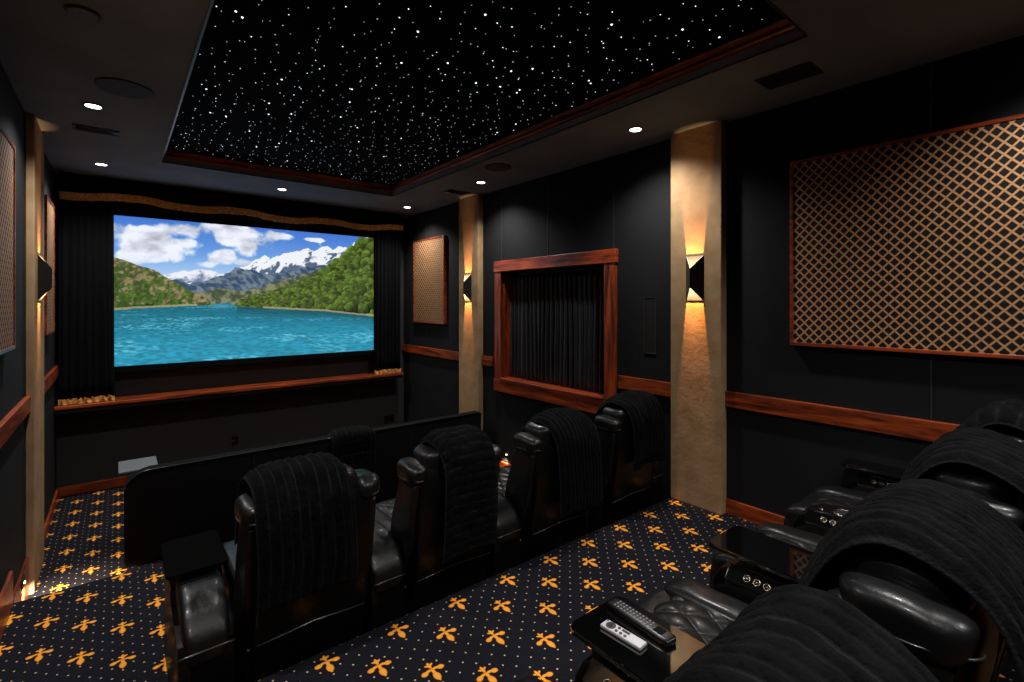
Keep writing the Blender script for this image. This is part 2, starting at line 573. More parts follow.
pillar(XL, -0.452, 1.785, 2.205, 0.0, 'tan pillar on the left wall out of view beside the rear row')
sconce(-0.452, 1.995, 1, 'unseen black wedge sconce added on the left wall pillar beside the viewer')  # out of view, added to throw light on the ceiling
sconce(-0.46, 5.06, 1, 'black wedge sconce seen edge-on on the left tan pillar')

# ================================================================ LATTICE PANELS
def lattice_panel(side, y0, y1, z0, z1, label):
    x = XR if side > 0 else XL
    s = -1 if side > 0 else 1
    root = thing('acoustic_panel', label, 'wall panel', (x, y0, z0))
    bm = bmesh.new()
    d = 0.045
    L, Hh, f = y1 - y0, z1 - z0, 0.022
    X0, X1 = sorted((0.0, s * d))
    box(bm, X0, X1, 0, L, 0, f, bev=0.003)
    box(bm, X0, X1, 0, L, Hh - f, Hh, bev=0.003)
    box(bm, X0, X1, 0, f, f, Hh - f, bev=0.003)
    box(bm, X0, X1, L - f, L, f, Hh - f, bev=0.003)
    obj('frame', bm, M['wood_y'], root)
    X0, X1 = sorted((0.0, s * (d - 0.006)))
    obj('lattice_cloth', BX(X0, X1, f, L - f, f, Hh - f), M['lattice'], root)
    return root
lattice_panel(1, -0.75, 1.335, 1.275, 2.488, 'large diamond lattice cloth panel with thin red wood frame on the right wall')
lattice_panel(1, 5.73, 6.62, 1.26, 2.48, 'small diamond lattice panel on the right wall near the screen')
lattice_panel(-1, 2.3, 3.99, 1.29, 2.46, 'near diamond lattice panel on the left wall, cut by the photo edge')
lattice_panel(-1, 5.60, 6.25, 1.28, 2.46, 'narrow-looking lattice panel on the left wall beyond the left pillar')

# ================================================================ CURTAINED OPENING
root = thing('wall_opening_frame', 'red mahogany frame of boards around the curtained opening in the right wall', 'frame', (XR, 3.7, 0.5))
zo = 0.5
yo = 3.7
obj('header_board', BX(-0.05, 0.0, 2.785 - yo, 4.595 - yo, 1.915 - zo, 2.042 - zo, bev=0.006), M['wood_y'], root)
obj('bottom_board', BX(-0.05, 0.0, 2.80 - yo, 4.595 - yo, 0.52 - zo, 0.66 - zo, bev=0.006), M['wood_y'], root)
obj('side_board', BX(-0.04, 0.0, 2.80 - yo, 2.925 - yo, 0.66 - zo, 1.915 - zo, bev=0.005), M['wood_z'], root)
obj('side_board', BX(-0.04, 0.0, 4.475 - yo, 4.59 - yo, 0.66 - zo, 1.915 - zo, bev=0.005), M['wood_z'], root)
obj('sill', BX(-0.062, 0.14, WY0 - yo + .002, WY1 - yo - .002, 0.662 - zo, 0.682 - zo, bev=0.004), M['wood_y'], root)
bm = bmesh.new()
box(bm, 0.001, 0.13, WY0 - yo + .002, WY0 - yo + 0.016, 0.684 - zo, 1.895 - zo)
box(bm, 0.001, 0.13, WY1 - yo - 0.016, WY1 - yo - .002, 0.684 - zo, 1.895 - zo)
obj('reveal', bm, M['wood_z'], root)

def drape(y0, y1, z0, z1, folds, amp, thick=0.012, seed=0, axis='y', zn=14, gather=0.0, top_calm=True):
    """pleated cloth hanging in the axis-z plane, local depth around 0, closed sheet"""
    bm = bmesh.new()
    n = int(folds * 10)
    rnd = random.Random(seed)
    ph = [rnd.uniform(-0.5, 0.5) for _ in range(int(folds) + 3)]
    am = [rnd.uniform(0.3, 1.25) for _ in range(int(folds) + 3)]
    F, B = [], []
    for i in range(n + 1):
        t = i / n
        k = t * folds
        a = ph[int(k)] * (1 - k % 1) + ph[int(k) + 1] * (k % 1)
        g = am[int(k)] * (1 - k % 1) + am[int(k) + 1] * (k % 1)
        rf, rb = [], []
        for j in range(zn + 1):
            v = j / zn
            wv = math.sin(2 * PI * k + a + 0.6 * math.sin(3.0 * v + a * 5))
            d = amp * g * wv * (0.75 + 0.25 * (1 - v)) + amp * 0.25 * noise.noise(Vector((k * 0.9, v * 4, seed)))
            yy = y0 + (y1 - y0) * t + 0.2 * amp * math.cos(2 * PI * k) * (1 - v)
            z = z0 + (z1 - z0) * v
            p, q = ((d, yy, z), (d + thick, yy, z)) if axis == 'y' else ((yy, d, z), (yy, d + thick, z))
            rf.append(bm.verts.new(p)); rb.append(bm.verts.new(q))
        F.append(rf); B.append(rb)
    for i in range(n):
        for j in range(zn):
            bm.faces.new([F[i][j], F[i + 1][j], F[i + 1][j + 1], F[i][j + 1]])
            bm.faces.new([B[i][j], B[i][j + 1], B[i + 1][j + 1], B[i + 1][j]])
        bm.faces.new([F[i][0], B[i][0], B[i + 1][0], F[i + 1][0]])
        bm.faces.new([F[i][zn], F[i + 1][zn], B[i + 1][zn], B[i][zn]])
    for i in (0, n):
        for j in range(zn):
            bm.faces.new([F[i][j], F[i][j + 1], B[i][j + 1], B[i][j]])
    return bm
root = thing('pleated_curtain', 'black crushed velvet curtain filling the wood framed opening on the right wall', 'curtain', (XR + 0.095, 3.7, 0.684))
obj('cloth', drape(WY0 + 0.02 - yo, WY1 - 0.02 - yo, 0.002, 1.20, 22, 0.02, seed=4), M['crushed'], root, smooth=True)
obj('curtain_rod', cyl(bmesh.new(), (0.0, 0, 1.203), 0.009, WY1 - WY0 - 0.01 - 0.03, axis='y', n=12), M['blackmetal'], root)

# ================================================================ SCREEN
SXa, SXb, SZa, SZb, SYs = -0.042, 2.952, 0.852, 2.519, 6.9
def poly(xs, pts):
    p = np.array(pts)
    return np.interp(xs, p[:, 0], p[:, 1])
def vnoise(x, y, seed=0):
    xi, yi = np.floor(x).astype(int), np.floor(y).astype(int)
    xf, yf = x - xi, y - yi
    xf = xf * xf * (3 - 2 * xf); yf = yf * yf * (3 - 2 * yf)
    def h(a, b):
        n = (a * 374761393 + b * 668265263 + seed * 974711) & 0xFFFFFFFF
        n = ((n ^ (n >> 13)) * 1274126177) & 0xFFFFFFFF
        return ((n ^ (n >> 16)) & 0xFFFF) / 65535.0
    return (h(xi, yi) * (1 - xf) + h(xi + 1, yi) * xf) * (1 - yf) + (h(xi, yi + 1) * (1 - xf) + h(xi + 1, yi + 1) * xf) * yf
def fbm(x, y, o=5, seed=0):
    v = 0; a = 0.5
    for i in range(o):
        v = v + a * vnoise(x * 2 ** i, y * 2 ** i, seed + i)
        a *= 0.5
    return v / (1 - 0.5 ** o)
def lake_picture(nx, ny):
    s, t = np.meshgrid(np.linspace(0, 1, nx), np.linspace(0, 1, ny))    # t runs downwards
    A = 1.8
    col = np.zeros((ny, nx, 3))
    def mixc(c, m):
        nonlocal col
        m = np.clip(m, 0, 1)[..., None]
        col = col * (1 - m) + np.array(c) * m
    def mixa(carr, m):
        nonlocal col
        m = np.clip(m, 0, 1)[..., None]
        col = col * (1 - m) + carr * m
    def lerp(c1, c2, f):
        f = np.clip(f, 0, 1)[..., None]
        return np.array(c1) * (1 - f) + np.array(c2) * f
    def sstep(a, b, v):
        q = np.clip((v - a) / (b - a), 0, 1)
        return q * q * (3 - 2 * q)
    col = lerp((0.27, 0.47, 0.82), (0.52, 0.72, 0.93), t / 0.38)
    # clouds
    blobs = [(0.22, 0.15, 0.08, 0.06), (0.10, 0.10, 0.12, 0.05), (0.52, 0.06, 0.10, 0.05), (0.13, 0.13, 0.10, 0.07), (0.30, 0.05, 0.12, 0.06), (0.47, 0.13, 0.09, 0.07), (0.10, 0.27, 0.09, 0.05), (0.42, 0.27, 0.07, 0.04), (0.05, 0.16, 0.11, 0.12), (0.17, 0.21, 0.11, 0.09), (0.03, 0.25, 0.05, .05), (0.23, 0.08, 0.13, 0.07), (0.38, 0.07, 0.13, 0.09), (0.50, 0.09, 0.09, 0.08),
             (0.58, 0.055, 0.05, 0.03), (0.36, 0.25, 0.08, 0.075), (0.44, 0.20, 0.06, 0.05), (0.0, 0.12, 0.06, 0.1), (.28, .30, .05, .03), (0.72, 0.06, 0.06, 0.02)]
    f = np.zeros_like(s)
    for bx_, by_, rx_, ry_ in blobs:
        f = np.maximum(f, 1.25 - ((s - bx_) / rx_) ** 2 * 0.9 - ((t - by_) / ry_) ** 2 * 0.9)
    n1 = fbm(s * 9 * A, t * 9, 6, 3)
    cm = sstep(0.28, 0.62, f * 0.62 + (n1 - 0.5) * 1.5)
    shade = np.clip(0.86 + (fbm(s * 9 * A, t * 15, 5, 9) - 0.4) * 0.7, 0.72, 1.0)
    mixa(np.stack([shade * 0.97, shade * 0.975, np.minimum(shade * 1.0 + .02, 1)], -1), cm * 0.95)
    mixc((0.75, 0.84, 0.95), sstep(0.2, 0.40, t) * 0.55)
    jag = (fbm(s * 30, s * 0, 4, 5) - 0.5)
    # distant snow range on the left
    r = poly(s, [(0.12, 0.40), (0.141, 0.385), (0.182, 0.367), (0.22, 0.343), (0.235, 0.35), (0.266, 0.338), (0.304, 0.345), (0.343, 0.372), (0.45, 0.42)]) + jag * 0.03
    n2 = fbm(s * 40 * A, t * 55, 4, 11)
    mixa(lerp((0.93, 0.94, 0.97), (0.42, 0.50, 0.62), sstep(0.0, 0.10, (t - r) + (n2 - 0.5) * 0.16)), (t > r) * (s > 0.12))
    # main snow mountain
    r = poly(s, [(0.28, 0.43), (0.304, 0.405), (0.363, 0.354), (0.416, 0.305), (0.45, 0.285), (0.479, 0.245), (0.508, 0.205), (0.53, 0.235), (0.545, 0.222), (0.60, 0.18), (0.659, 0.155), (0.69, 0.125), (0.715, 0.15), (0.75, 0.11), (0.773, 0.098), (0.80, 0.125), (0.825, 0.092), (0.878, 0.10), (0.914, 0.044), (0.95, .02), (0.997, -0.017)]) + jag * 0.035
    bot = poly(s, [(0.28, 0.45), (0.42, 0.36), (0.50, 0.34), (0.60, 0.31), (0.70, 0.26), (0.80, 0.23), (0.9, 0.2), (1, .2)])
    rock = fbm(s * 26 * A + t * 14, t * 30, 5, 21)
    snow = sstep(0.46, 0.60, rock + (bot - t) * 2.4)
    base = lerp((0.33, 0.40, 0.50), (0.94, 0.95, 0.98), snow)
    mixa(base, (t > r))
    # slate-blue middle ridges
    r = poly(s, [(0.15, 0.42), (0.199, 0.412), (0.225, 0.43), (0.255, 0.462), (0.304, 0.407), (0.363, 0.368), (0.396, 0.303), (0.415, 0.315), (0.437, 0.321), (0.50, 0.35), (0.537, 0.357), (0.58, 0.33), (0.63, 0.315), (0.70, 0.275), (0.80, 0.25), (1, 0.2)]) + jag * 0.03
    g = fbm(s * 38 * A - t * 26, t * 40, 5, 31)
    mc = lerp((0.20, 0.29, 0.40), (0.44, 0.50, 0.56), sstep(0.35, 0.7, g))
    mixa(mc, (t > r) * (s > 0.12))
    # olive lower slopes
    r = poly(s, [(0.19, 0.57), (0.25, 0.52), (0.30, 0.49), (0.36, 0.47), (0.42, 0.485), (0.479, 0.475), (0.52, 0.43), (0.582, 0.395), (0.675, 0.343), (0.773, 0.27), (0.842, 0.196), (1, 0.1)]) + jag * 0.03
    g = fbm(s * 30 * A, t * 34, 5, 41)
    mixa(lerp((0.24, 0.30, 0.22), (0.52, 0.52, 0.40), sstep(0.35, 0.68, g)), (t > r) * (s > 0.19))
    # left hill
    r = poly(s, [(0, 0.276), (0.03, 0.29), (0.068, 0.318), (0.124, 0.359), (0.158, 0.399), (0.195, 0.44), (0.23, 0.481), (0.285, 0.541), (0.308, 0.59), (0.33, 0.66)]) + jag * 0.02
    g = fbm(s * 44 * A, t * 48, 5, 51)
    g2 = fbm(s * 60 * A, t * 60, 3, 57)
    hill = lerp((0.24, 0.31, 0.12), (0.56, 0.50, 0.37), sstep(0.36, 0.60, g + (s - 0.12) * 0.7 + (0.40 - t) * 0.6))
    hill = hill * (0.72 + 0.55 * g2[..., None])
    mixa(hill, t > r)
    bush = sstep(0.47, 0.55, fbm(s * 60 * A, t * 64, 3, 61) - np.abs(t - 0.53) * 1.1 + 0.03) * (s < 0.24)
    mixa(lerp((0.13, 0.25, 0.06), (0.40, 0.55, 0.20), g2), bush * (t > r) * 0.9)
    # right wooded hill, built up of round crowns
    rr = poly(s, [(0.395, 0.60), (0.407, 0.575), (0.437, 0.544), (0.494, 0.516), (0.552, 0.471), (0.612, 0.449), (0.675, 0.393), (0.74, 0.343), (0.79, 0.247), (0.842, 0.18), (0.896, 0.095), (0.941, 0.024), (0.997, -0.01)])
    rr = rr + (fbm(s * 60, s * 0, 3, 71) - 0.5) * 0.06
    cells = np.zeros_like(s); 
    m = t > rr
    tone = fbm(s * 20 * A, t * 18, 4, 81)
    forest = lerp((0.10, 0.22, 0.05), (0.50, 0.64, 0.20), sstep(0.34, 0.66, tone))
    mixa(forest, m)
    rs = np.random.RandomState(5)
    order = []
    for _ in range(1500):
        cx_ = rs.uniform(0.40, 1.01)
        top = poly(np.array([cx_]), [(0.395, 0.60), (0.437, 0.544), (0.494, 0.52), (0.612, 0.455), (0.74, 0.35), (0.79, 0.26), (0.842, 0.19), (0.896, 0.11), (0.941, 0.04), (1.01, 0.0)])[0]
        cy_ = rs.uniform(top + 0.01, 0.645)
        order.append((cy_, cx_))
    order.sort()
    for cy_, cx_ in order:
        rad = (0.006 + 0.016 * max(0, cx_ - 0.4)) * rs.uniform(0.7, 1.6)
        x0_, x1_ = int(max(0, (cx_ - rad) * nx)), int(min(nx, (cx_ + rad) * nx + 1))
        ry_ = rad * 2.9
        y0_, y1_ = int(max(0, (cy_ - ry_) * ny)), int(min(ny, (cy_ + ry_) * ny + 1))
        if x1_ <= x0_ or y1_ <= y0_:
            continue
        S, Tt = s[y0_:y1_, x0_:x1_], t[y0_:y1_, x0_:x1_]
        q = ((S - cx_) / rad) ** 2 + ((Tt - cy_) / ry_) ** 2 + (fbm(S * 90, Tt * 60, 3, 7) - 0.5) * 0.9
        lit = np.clip(0.5 - (Tt - cy_) / ry_ * 0.45 - (S - cx_) / rad * 0.25 + (fbm(S * 120, Tt * 80, 2, 17) - 0.5) * 0.5, 0, 1)
        k = rs.uniform(0.5, 1.15)
        c = (np.array((0.04, 0.10, 0.03)) * (1 - lit[..., None]) + np.array((0.40, 0.50, 0.17)) * lit[..., None]) * k
        mm = ((q < 1) & (Tt < 0.70))[..., None] * 0.92
        col[y0_:y1_, x0_:x1_] = col[y0_:y1_, x0_:x1_] * (1 - mm) + c * mm
    # shores
    ls = poly(s, [(0.0, 0.628), (0.068, 0.617), (0.182, 0.606), (0.304, 0.597), (0.33, 0.585), (0.375, 0.575), (0.38, 0.59), (0.407, 0.606), (0.537, 0.625), (0.74, 0.645), (0.997, 0.700)])
    shore = ls + (fbm(s * 50, s * 0, 3, 91) - 0.5) * 0.006
    mixc((0.66, 0.62, 0.48), (t > shore - 0.014) * ((s < 0.26) | (s > 0.50)) * 0.85)
    # water
    wtr = t > shore
    k = np.clip((t - 0.58) / 0.42, 0, 1)
    wc = lerp((0.07, 0.40, 0.48), (0.17, 0.58, 0.70), k * 1.5)
    rip = fbm(s * 60 / (0.35 + k), np.log(0.06 + k) * 48, 5, 101)
    big = fbm(s * 5, np.log(0.10 + k) * 7, 4, 111)
    wc = wc * (0.70 + 0.55 * rip[..., None])
    f2 = np.clip(sstep(0.50, 0.72, big) * sstep(0.45, 0.65, rip), 0, 1)
    wc = wc * (1 - 0.55 * f2[..., None]) + np.array((0.52, 0.84, 0.92)) * 0.55 * f2[..., None]
    dk = np.exp(-((t - shore) / 0.05) ** 2) * (s > 0.4)
    wc = wc * (1 - 0.55 * dk[..., None]) + np.array((0.04, 0.26, 0.28)) * 0.55 * dk[..., None]
    lt = np.exp(-((t - 0.60) / 0.02) ** 2) * np.exp(-((s - 0.34) / 0.05) ** 2)
    wc = wc * (1 - 0.5 * lt[..., None]) + np.array((0.45, 0.74, 0.84)) * 0.5 * lt[..., None]
    mixa(wc, wtr.astype(float))
    return np.clip(col, 0, 1)

def screen():
    root = thing('projection_screen', 'large wide screen glowing with a turquoise mountain lake between the front curtains', 'screen', (1.455, SYs, SZa - 0.07))
    ox, oz = 1.455, SZa - 0.07
    nx, ny = 560, 312
    pic = lake_picture(nx, ny)
    xs = np.linspace(SXa, SXb, nx) - ox
    zs = np.linspace(SZb, SZa, ny) - oz
    gx, gz = np.meshgrid(xs, zs)
    v = np.stack([gx.ravel(), np.zeros(gx.size), gz.ravel()], -1)
    idx = np.arange(nx * ny).reshape(ny, nx)
    f = np.stack([idx[1:, :-1], idx[1:, 1:], idx[:-1, 1:], idx[:-1, :-1]], -1).reshape(-1, 4)
    me = bpy.data.meshes.new('picture')
    me.vertices.add(len(v)); me.vertices.foreach_set('co', v.ravel())
    me.loops.add(f.size); me.loops.foreach_set('vertex_index', f.ravel())
    me.polygons.add(len(f)); me.polygons.foreach_set('loop_start', np.arange(0, f.size, 4))
    me.update(calc_edges=True)
    at = me.color_attributes.new('pixels', 'FLOAT_COLOR', 'POINT')
    lin = np.where(pic <= 0.04045, pic / 12.92, ((pic + 0.055) / 1.055) ** 2.4)
    rgba = np.concatenate([lin.reshape(-1, 3), np.ones((nx * ny, 1))], -1)
    at.data.foreach_set('color', rgba.astype(np.float32).ravel())
    m, nt, b = new_mat('screen_picture')
    an = nd(nt, 'ShaderNodeAttribute', attribute_name='pixels')
    b.inputs['Base Color'].default_value = (0.02, 0.02, 0.02, 1)
    b.inputs['Specular IOR Level'].default_value = 0.0
    b.inputs['Roughness'].default_value = 1.0
    nt.links.new(an.outputs['Color'], b.inputs['Emission Color'])
    b.inputs['Emission Strength'].default_value = 1.0
    me.materials.append(m)
    o = bpy.data.objects.new('picture', me)
    C.objects.link(o)
    o.parent = root
    tag(o, 'glowing picture of snowy mountains, green shores and blue water', None)
    bm = bmesh.new()
    e = 0.07
    x0, x1, z0, z1 = SXa - ox, SXb - ox, SZa - oz, SZb - oz
    box(bm, x0 - e, x1 + e, -0.012, 0.03, z0 - e, z0, bev=0.003)
    box(bm, x0 - e, x1 + e, -0.012, 0.03, z1, z1 + e, bev=0.003)
    box(bm, x0 - e, x0, -0.012, 0.03, z0, z1, bev=0.003)
    box(bm, x1, x1 + e, -0.012, 0.03, z0, z1, bev=0.003)
    obj('frame', bm, M['velvet'], root)
    obj('backing', BX(x0 - e, x1 + e, 0.031, 0.115, z0 - e, z1 + e), M['black'], root)
screen()

# shelf under the screen
root = thing('stage_shelf', 'long red wood shelf with a dark front edge running below the screen', 'shelf', (1.5, 6.86, 0.42))
obj('board', BX(XL + 0.005 - 1.5, 3.345 - 1.5, -0.155, 0.155, 0.045, 0.08, bev=0.005), M['wood_x'], root)
obj('apron', BX(XL + 0.005 - 1.5, 3.345 - 1.5, -0.135, 0.155, -0.0, 0.044, bev=0.003), M['black'], root)
# front curtains with gold fringe
def front_curtain(x0, x1, label, seed):
    root = thing('stage_curtain', label, 'curtain', ((x0 + x1) / 2, 6.79, 0.502), 'curtains at the sides of the screen')
    c = (x0 + x1) / 2
    obj('cloth', drape(x0 - c, x1 - c, 0.05, 2.14, 7, 0.026, seed=seed, axis='x'), M['velvet'], root, smooth=True)
    f = obj('fringe', drape(x0 - c - 0.004, x1 - c + 0.004, 0.001, 0.058, 7, 0.028, thick=0.02, seed=seed, axis='x', zn=4), M['fringe'], root)
    tag(f, 'gold fringe along the hem', None)
    f.location = (0, -0.006, 0)
front_curtain(-0.475, -0.035, 'black velvet curtain with gold fringed hem left of the screen', 11)
front_curtain(2.93, 3.335, 'black velvet curtain with gold fringed hem right of the screen', 12)
# valance
root = thing('valance', 'black pelmet with a wavy gold fringe above the screen', 'valance', (1.47, 6.72, 2.60))
def wave(x):
    return 2.655 + 0.02 * math.sin(x * 2 * PI / 1.05 + 0.9) + 0.014 * math.cos((x - 0.1) * 2 * PI / 3.9)
bm = bmesh.new()
N = 120
X0v, X1v = XL + 0.045, 3.335
F_, G_ = [], []
for i in range(N + 1):
    x = X0v + (X1v - X0v) * i / N
    d = 0.014 * math.sin(x * 2 * PI / 0.35)
    z = wave(x)
    F_.append([bm.verts.new((x - 1.47, d + yy, zz)) for yy, zz in ((0, z + 0.03 - 2.6), (0, ZC - 2.6 - .002), (0.03, ZC - 2.6 - .002), (0.03, z + 0.03 - 2.6))])
for i in range(N):
    for j in range(4):
        bm.faces.new([F_[i][j], F_[i][(j + 1) % 4], F_[i + 1][(j + 1) % 4], F_[i + 1][j]])
bm.faces.new(F_[0]); bm.faces.new(F_[-1])
obj('cloth', bm, M['velvet'], root, smooth=False)
bm = bmesh.new()
F_ = []
for i in range(N * 3 + 1):
    x = X0v + (X1v - X0v) * i / N / 3
    d = 0.014 * math.sin(x * 2 * PI / 0.35)
    z = wave(x) - 2.6
    lo = random.uniform(-0.008, 0.004)
    F_.append([bm.verts.new((x - 1.47, d + yy, zz)) for yy, zz in ((-0.014, z - 0.035 + lo), (-0.018, z + 0.02), (-0.012, z + 0.042), (-0.002, z + 0.042), (-0.002, z - 0.035 + lo))])
for i in range(N * 3):
    for j in range(5):
        bm.faces.new([F_[i][j], F_[i][(j + 1) % 5], F_[i + 1][(j + 1) % 5], F_[i + 1][j]])
bm.faces.new(F_[0]); bm.faces.new(F_[-1])
f = obj('fringe', bm, M['fringe'], root)
tag(f, 'wavy gold fringe', None)

# ================================================================ CEILING FITTINGS
# star panel
root = thing('star_ceiling_panel', 'black ceiling panel full of tiny white fibre optic stars', 'star ceiling', ((SX0 + SX1) / 2, (SY0 + SY1) / 2, ZC + 0.125))
cxs, cys = (SX0 + SX1) / 2, (SY0 + SY1) / 2
obj('panel', BX(SX0 + .001 - cxs, SX1 - .001 - cxs, SY0 + .001 - cys, SY1 - .001 - cys, 0.0, 0.04), simple('star_panel_black', (0.0015, 0.0015, 0.002), 0.9, spec=0.05), root)
rs = random.Random(21)
pts = []
G = 0.098
nx_, ny_ = int(2.26 / G), int(4.62 / G)
for i in range(nx_):
    for j in range(ny_):
        for _ in range(1):
            px = SX0 + 0.05 + (i + 0.5) * 2.26 / nx_ + rs.uniform(-0.62, 0.62) * G
            py = SY0 + 0.05 + (j + 0.5) * 4.62 / ny_ + rs.uniform(-0.62, 0.62) * G
            px = min(max(px, SX0 + 0.04), SX1 - 0.04); py = min(max(py, SY0 + 0.04), SY1 - 0.04)
            b_ = rs.random()
            rad = 0.0019 + 0.0020 * b_ ** 1.5 + (0.0026 if b_ > 0.965 else 0)
            pts.append((rad, px, py))
pts.sort(reverse=True)
smeshes = {}
for k, (rad, px, py) in enumerate(pts[:100]):
    key = round(rad, 4)
    if key not in smeshes:
        bm = bmesh.new()
        pad(bm, (0, 0, 0), (rad, rad, rad * 0.6), e=1.0, nu=8, nv=4)
        o = obj('star_light', bm, M['star'], root, smooth=True)
        smeshes[key] = o.data
    else:
        o = bpy.data.objects.new('star_light', smeshes[key])
        C.objects.link(o); o.parent = root
    o.location = (px - cxs, py - cys, -0.001)
bm = bmesh.new(); bm2 = bmesh.new()
for k, (rad, px, py) in enumerate(pts[100:]):
    tgt = bm2 if rs.random() < 0.5 else bm
    pad(tgt, (px - cxs, py - cys, -0.001), (rad, rad, rad * 0.6), e=1.0, nu=6, nv=4)
o = obj('star_light', bm, M['star'], root); o['kind'] = 'stuff'
tag(o, 'many smaller star points', None)
o = obj('star_light', bm2, M['star_dim'], root); o['kind'] = 'stuff'
tag(o, 'many dim star points', None)

# downlights
def downlight(x, y, label, power=None, vis=True):
    root = thing('recessed_downlight', label, 'ceiling light', (x, y, ZC), 'recessed ceiling downlights')
    obj('trim_ring', torus(bmesh.new(), (0, 0, -0.003), 0.050, 0.006, n=28, k=6), M['black'], root, smooth=True)
    bm = bmesh.new()
    cyl(bm, (0, 0, -0.004), 0.044, 0.004, n=28)
    l = obj('lens', bm, M['lamp'], root)
    tag(l, 'bright white glowing lens', None)
    li = bpy.data.lights.new('downlight', 'SPOT')
    li.energy = DOWN_W if power is None else power
    li.color = (1.0, 0.965, 0.93)
    li.spot_size = math.radians(135)
    li.spot_blend = 1.0
    li.shadow_soft_size = 0.04
    lo = bpy.data.objects.new('downlight', li)
    lo.location = (0, 0, -0.05)
    lo.parent = root
    C.objects.link(lo)
downlight(-0.13, 4.333, 'recessed downlight on the left ceiling beside the round speaker')
downlight(-0.125, 6.11, 'recessed downlight at the front left corner of the ceiling')
downlight(1.494, 6.12, 'recessed downlight in the ceiling above the middle of the screen')
downlight(3.13, 6.17, 'recessed downlight near the front right ceiling corner')
downlight(3.116, 4.38, 'recessed downlight on the right ceiling beside the far tan pillar')
downlight(3.085, 2.293, 'largest-looking recessed downlight near the top of the near right pillar')
downlight(-0.13, 2.2, 'recessed downlight on the left ceiling out of view above the aisle')
downlight(3.08, -0.08, 'recessed downlight above the right end of the rear row')
downlight(-0.13, 0.2, 'recessed downlight on the left ceiling behind the viewer')
downlight(1.5, -0.9, 'unseen recessed downlight added above the back of the room')  # extra lamp out of view, added to light the rear row
downlight(1.5, 0.42, 'unseen recessed downlight added in front of the star well, above the rear row')  # another unseen lamp, put in for light on the rear seats

def ceiling_speaker(x, y, r, label):
    root = thing('ceiling_speaker', label, 'speaker', (x, y, ZC))
    obj('grille', cyl(bmesh.new(), (0, 0, -0.004), r, 0.008, n=48, r2=r - .003), simple('speaker_grille', (0.008, 0.008, 0.008), 0.7, bump=(300, 0.6, 0.002)), root)
    obj('rim', torus(bmesh.new(), (0, 0, -0.004), r, 0.004, n=48, k=6), M['black'], root, smooth=True)
ceiling_speaker(0.035, 3.86, 0.145, 'round dark speaker grille on the left ceiling')
ceiling_speaker(2.9, 3.79, 0.13, 'round dark speaker grille on the right ceiling beside the star well')
root = thing('sprinkler_cover', 'small round cover cap on the upper left ceiling', 'sprinkler', (-0.125, 2.97, ZC))
obj('cap', cyl(bmesh.new(), (0, 0, -0.006), 0.055, 0.012, n=32, r2=0.05), M['ceiling'], root)
obj('rim', torus(bmesh.new(), (0, 0, -0.003), 0.062, 0.005, n=32, k=6), M['black'], root, smooth=True)

def vent(x, y, lx, ly, label):
    root = thing('air_vent', label, 'vent', (x, y, ZC))
    bm = bmesh.new()
    hx, hy, f = lx / 2, ly / 2, 0.016
    box(bm, -hx, hx, -hy, -hy + f, -0.008, 0, bev=.002); box(bm, -hx, hx, hy - f, hy, -0.008, 0, bev=.002)
    box(bm, -hx, -hx + f, -hy + f, hy - f, -0.008, 0, bev=.002); box(bm, hx - f, hx, -hy + f, hy - f, -0.008, 0, bev=.002)
    obj('frame', bm, M['black'], root)
    obj('duct_plate', BX(-hx + f, hx - f, -hy + f, hy - f, -0.0015, 0), M['gloss'], root)
    n = 4
    for i in range(n):
        if lx > ly:
            yy = -hy + f + (ly - 2 * f) * (i + 0.5) / n
            bm = BX(-hx + f, hx - f, yy - 0.003, yy + 0.003, -0.010, -0.0016)
        else:
            xx = -hx + f + (lx - 2 * f) * (i + 0.5) / n
            bm = BX(xx - 0.003, xx + 0.003, -hy + f, hy - f, -0.010, -0.0016)
        obj('slat', bm, M['groove'] if i != 1 else M['chrome'] if lx > ly else M['groove'], root)
vent(-0.125, 4.93, 0.28, 0.15, 'rectangular black slotted vent behind the left downlight')
vent(3.16, 4.95, 0.28, 0.15, 'rectangular black vent on the right ceiling near the far pillar')
vent(3.06, 1.19, 0.20, 0.30, 'rectangular black vent on the dark ceiling near the large lattice panel')

# flush panel on right wall
root = thing('flush_wall_speaker', 'slim dark rectangular speaker grille flush on the wall between opening and pillar', 'speaker', (XR, 2.45, 1.365))
bm = bmesh.new()
for a in ((-0.06, 0.06, -0.24, -0.234), (-0.06, 0.06, 0.234, 0.24), (-0.06, -0.054, -0.234, 0.234), (0.054, 0.06, -0.234, 0.234)):
    box(bm, -0.008, 0, *a)
obj('rim', bm, M['groove'], root)
obj('grille', BX(-0.004, 0, -0.054, 0.054, -0.234, 0.234), M['black'], root)

def outlet(x, z, n, label):
    root = thing('power_outlet', label, 'outlet', (x, YF, z))
    for k in range(n):
        dx = (k - (n - 1) / 2) * 0.085
        obj('cover_plate', BX(dx - 0.036, dx + 0.036, -0.008, 0, -0.058, 0.058, bev=0.003), M['gloss'], root)
        for sz in (-0.022, 0.022):
            obj('socket', cyl(bmesh.new(), (dx, -0.009, sz), 0.015, 0.004, axis='y', n=16), M['plate'], root)
outlet(1.155, -0.205, 1, 'single black power outlet plate low on the front wall')
outlet(3.25, -0.25, 2, 'double black power outlet plate low on the front wall near the right corner')

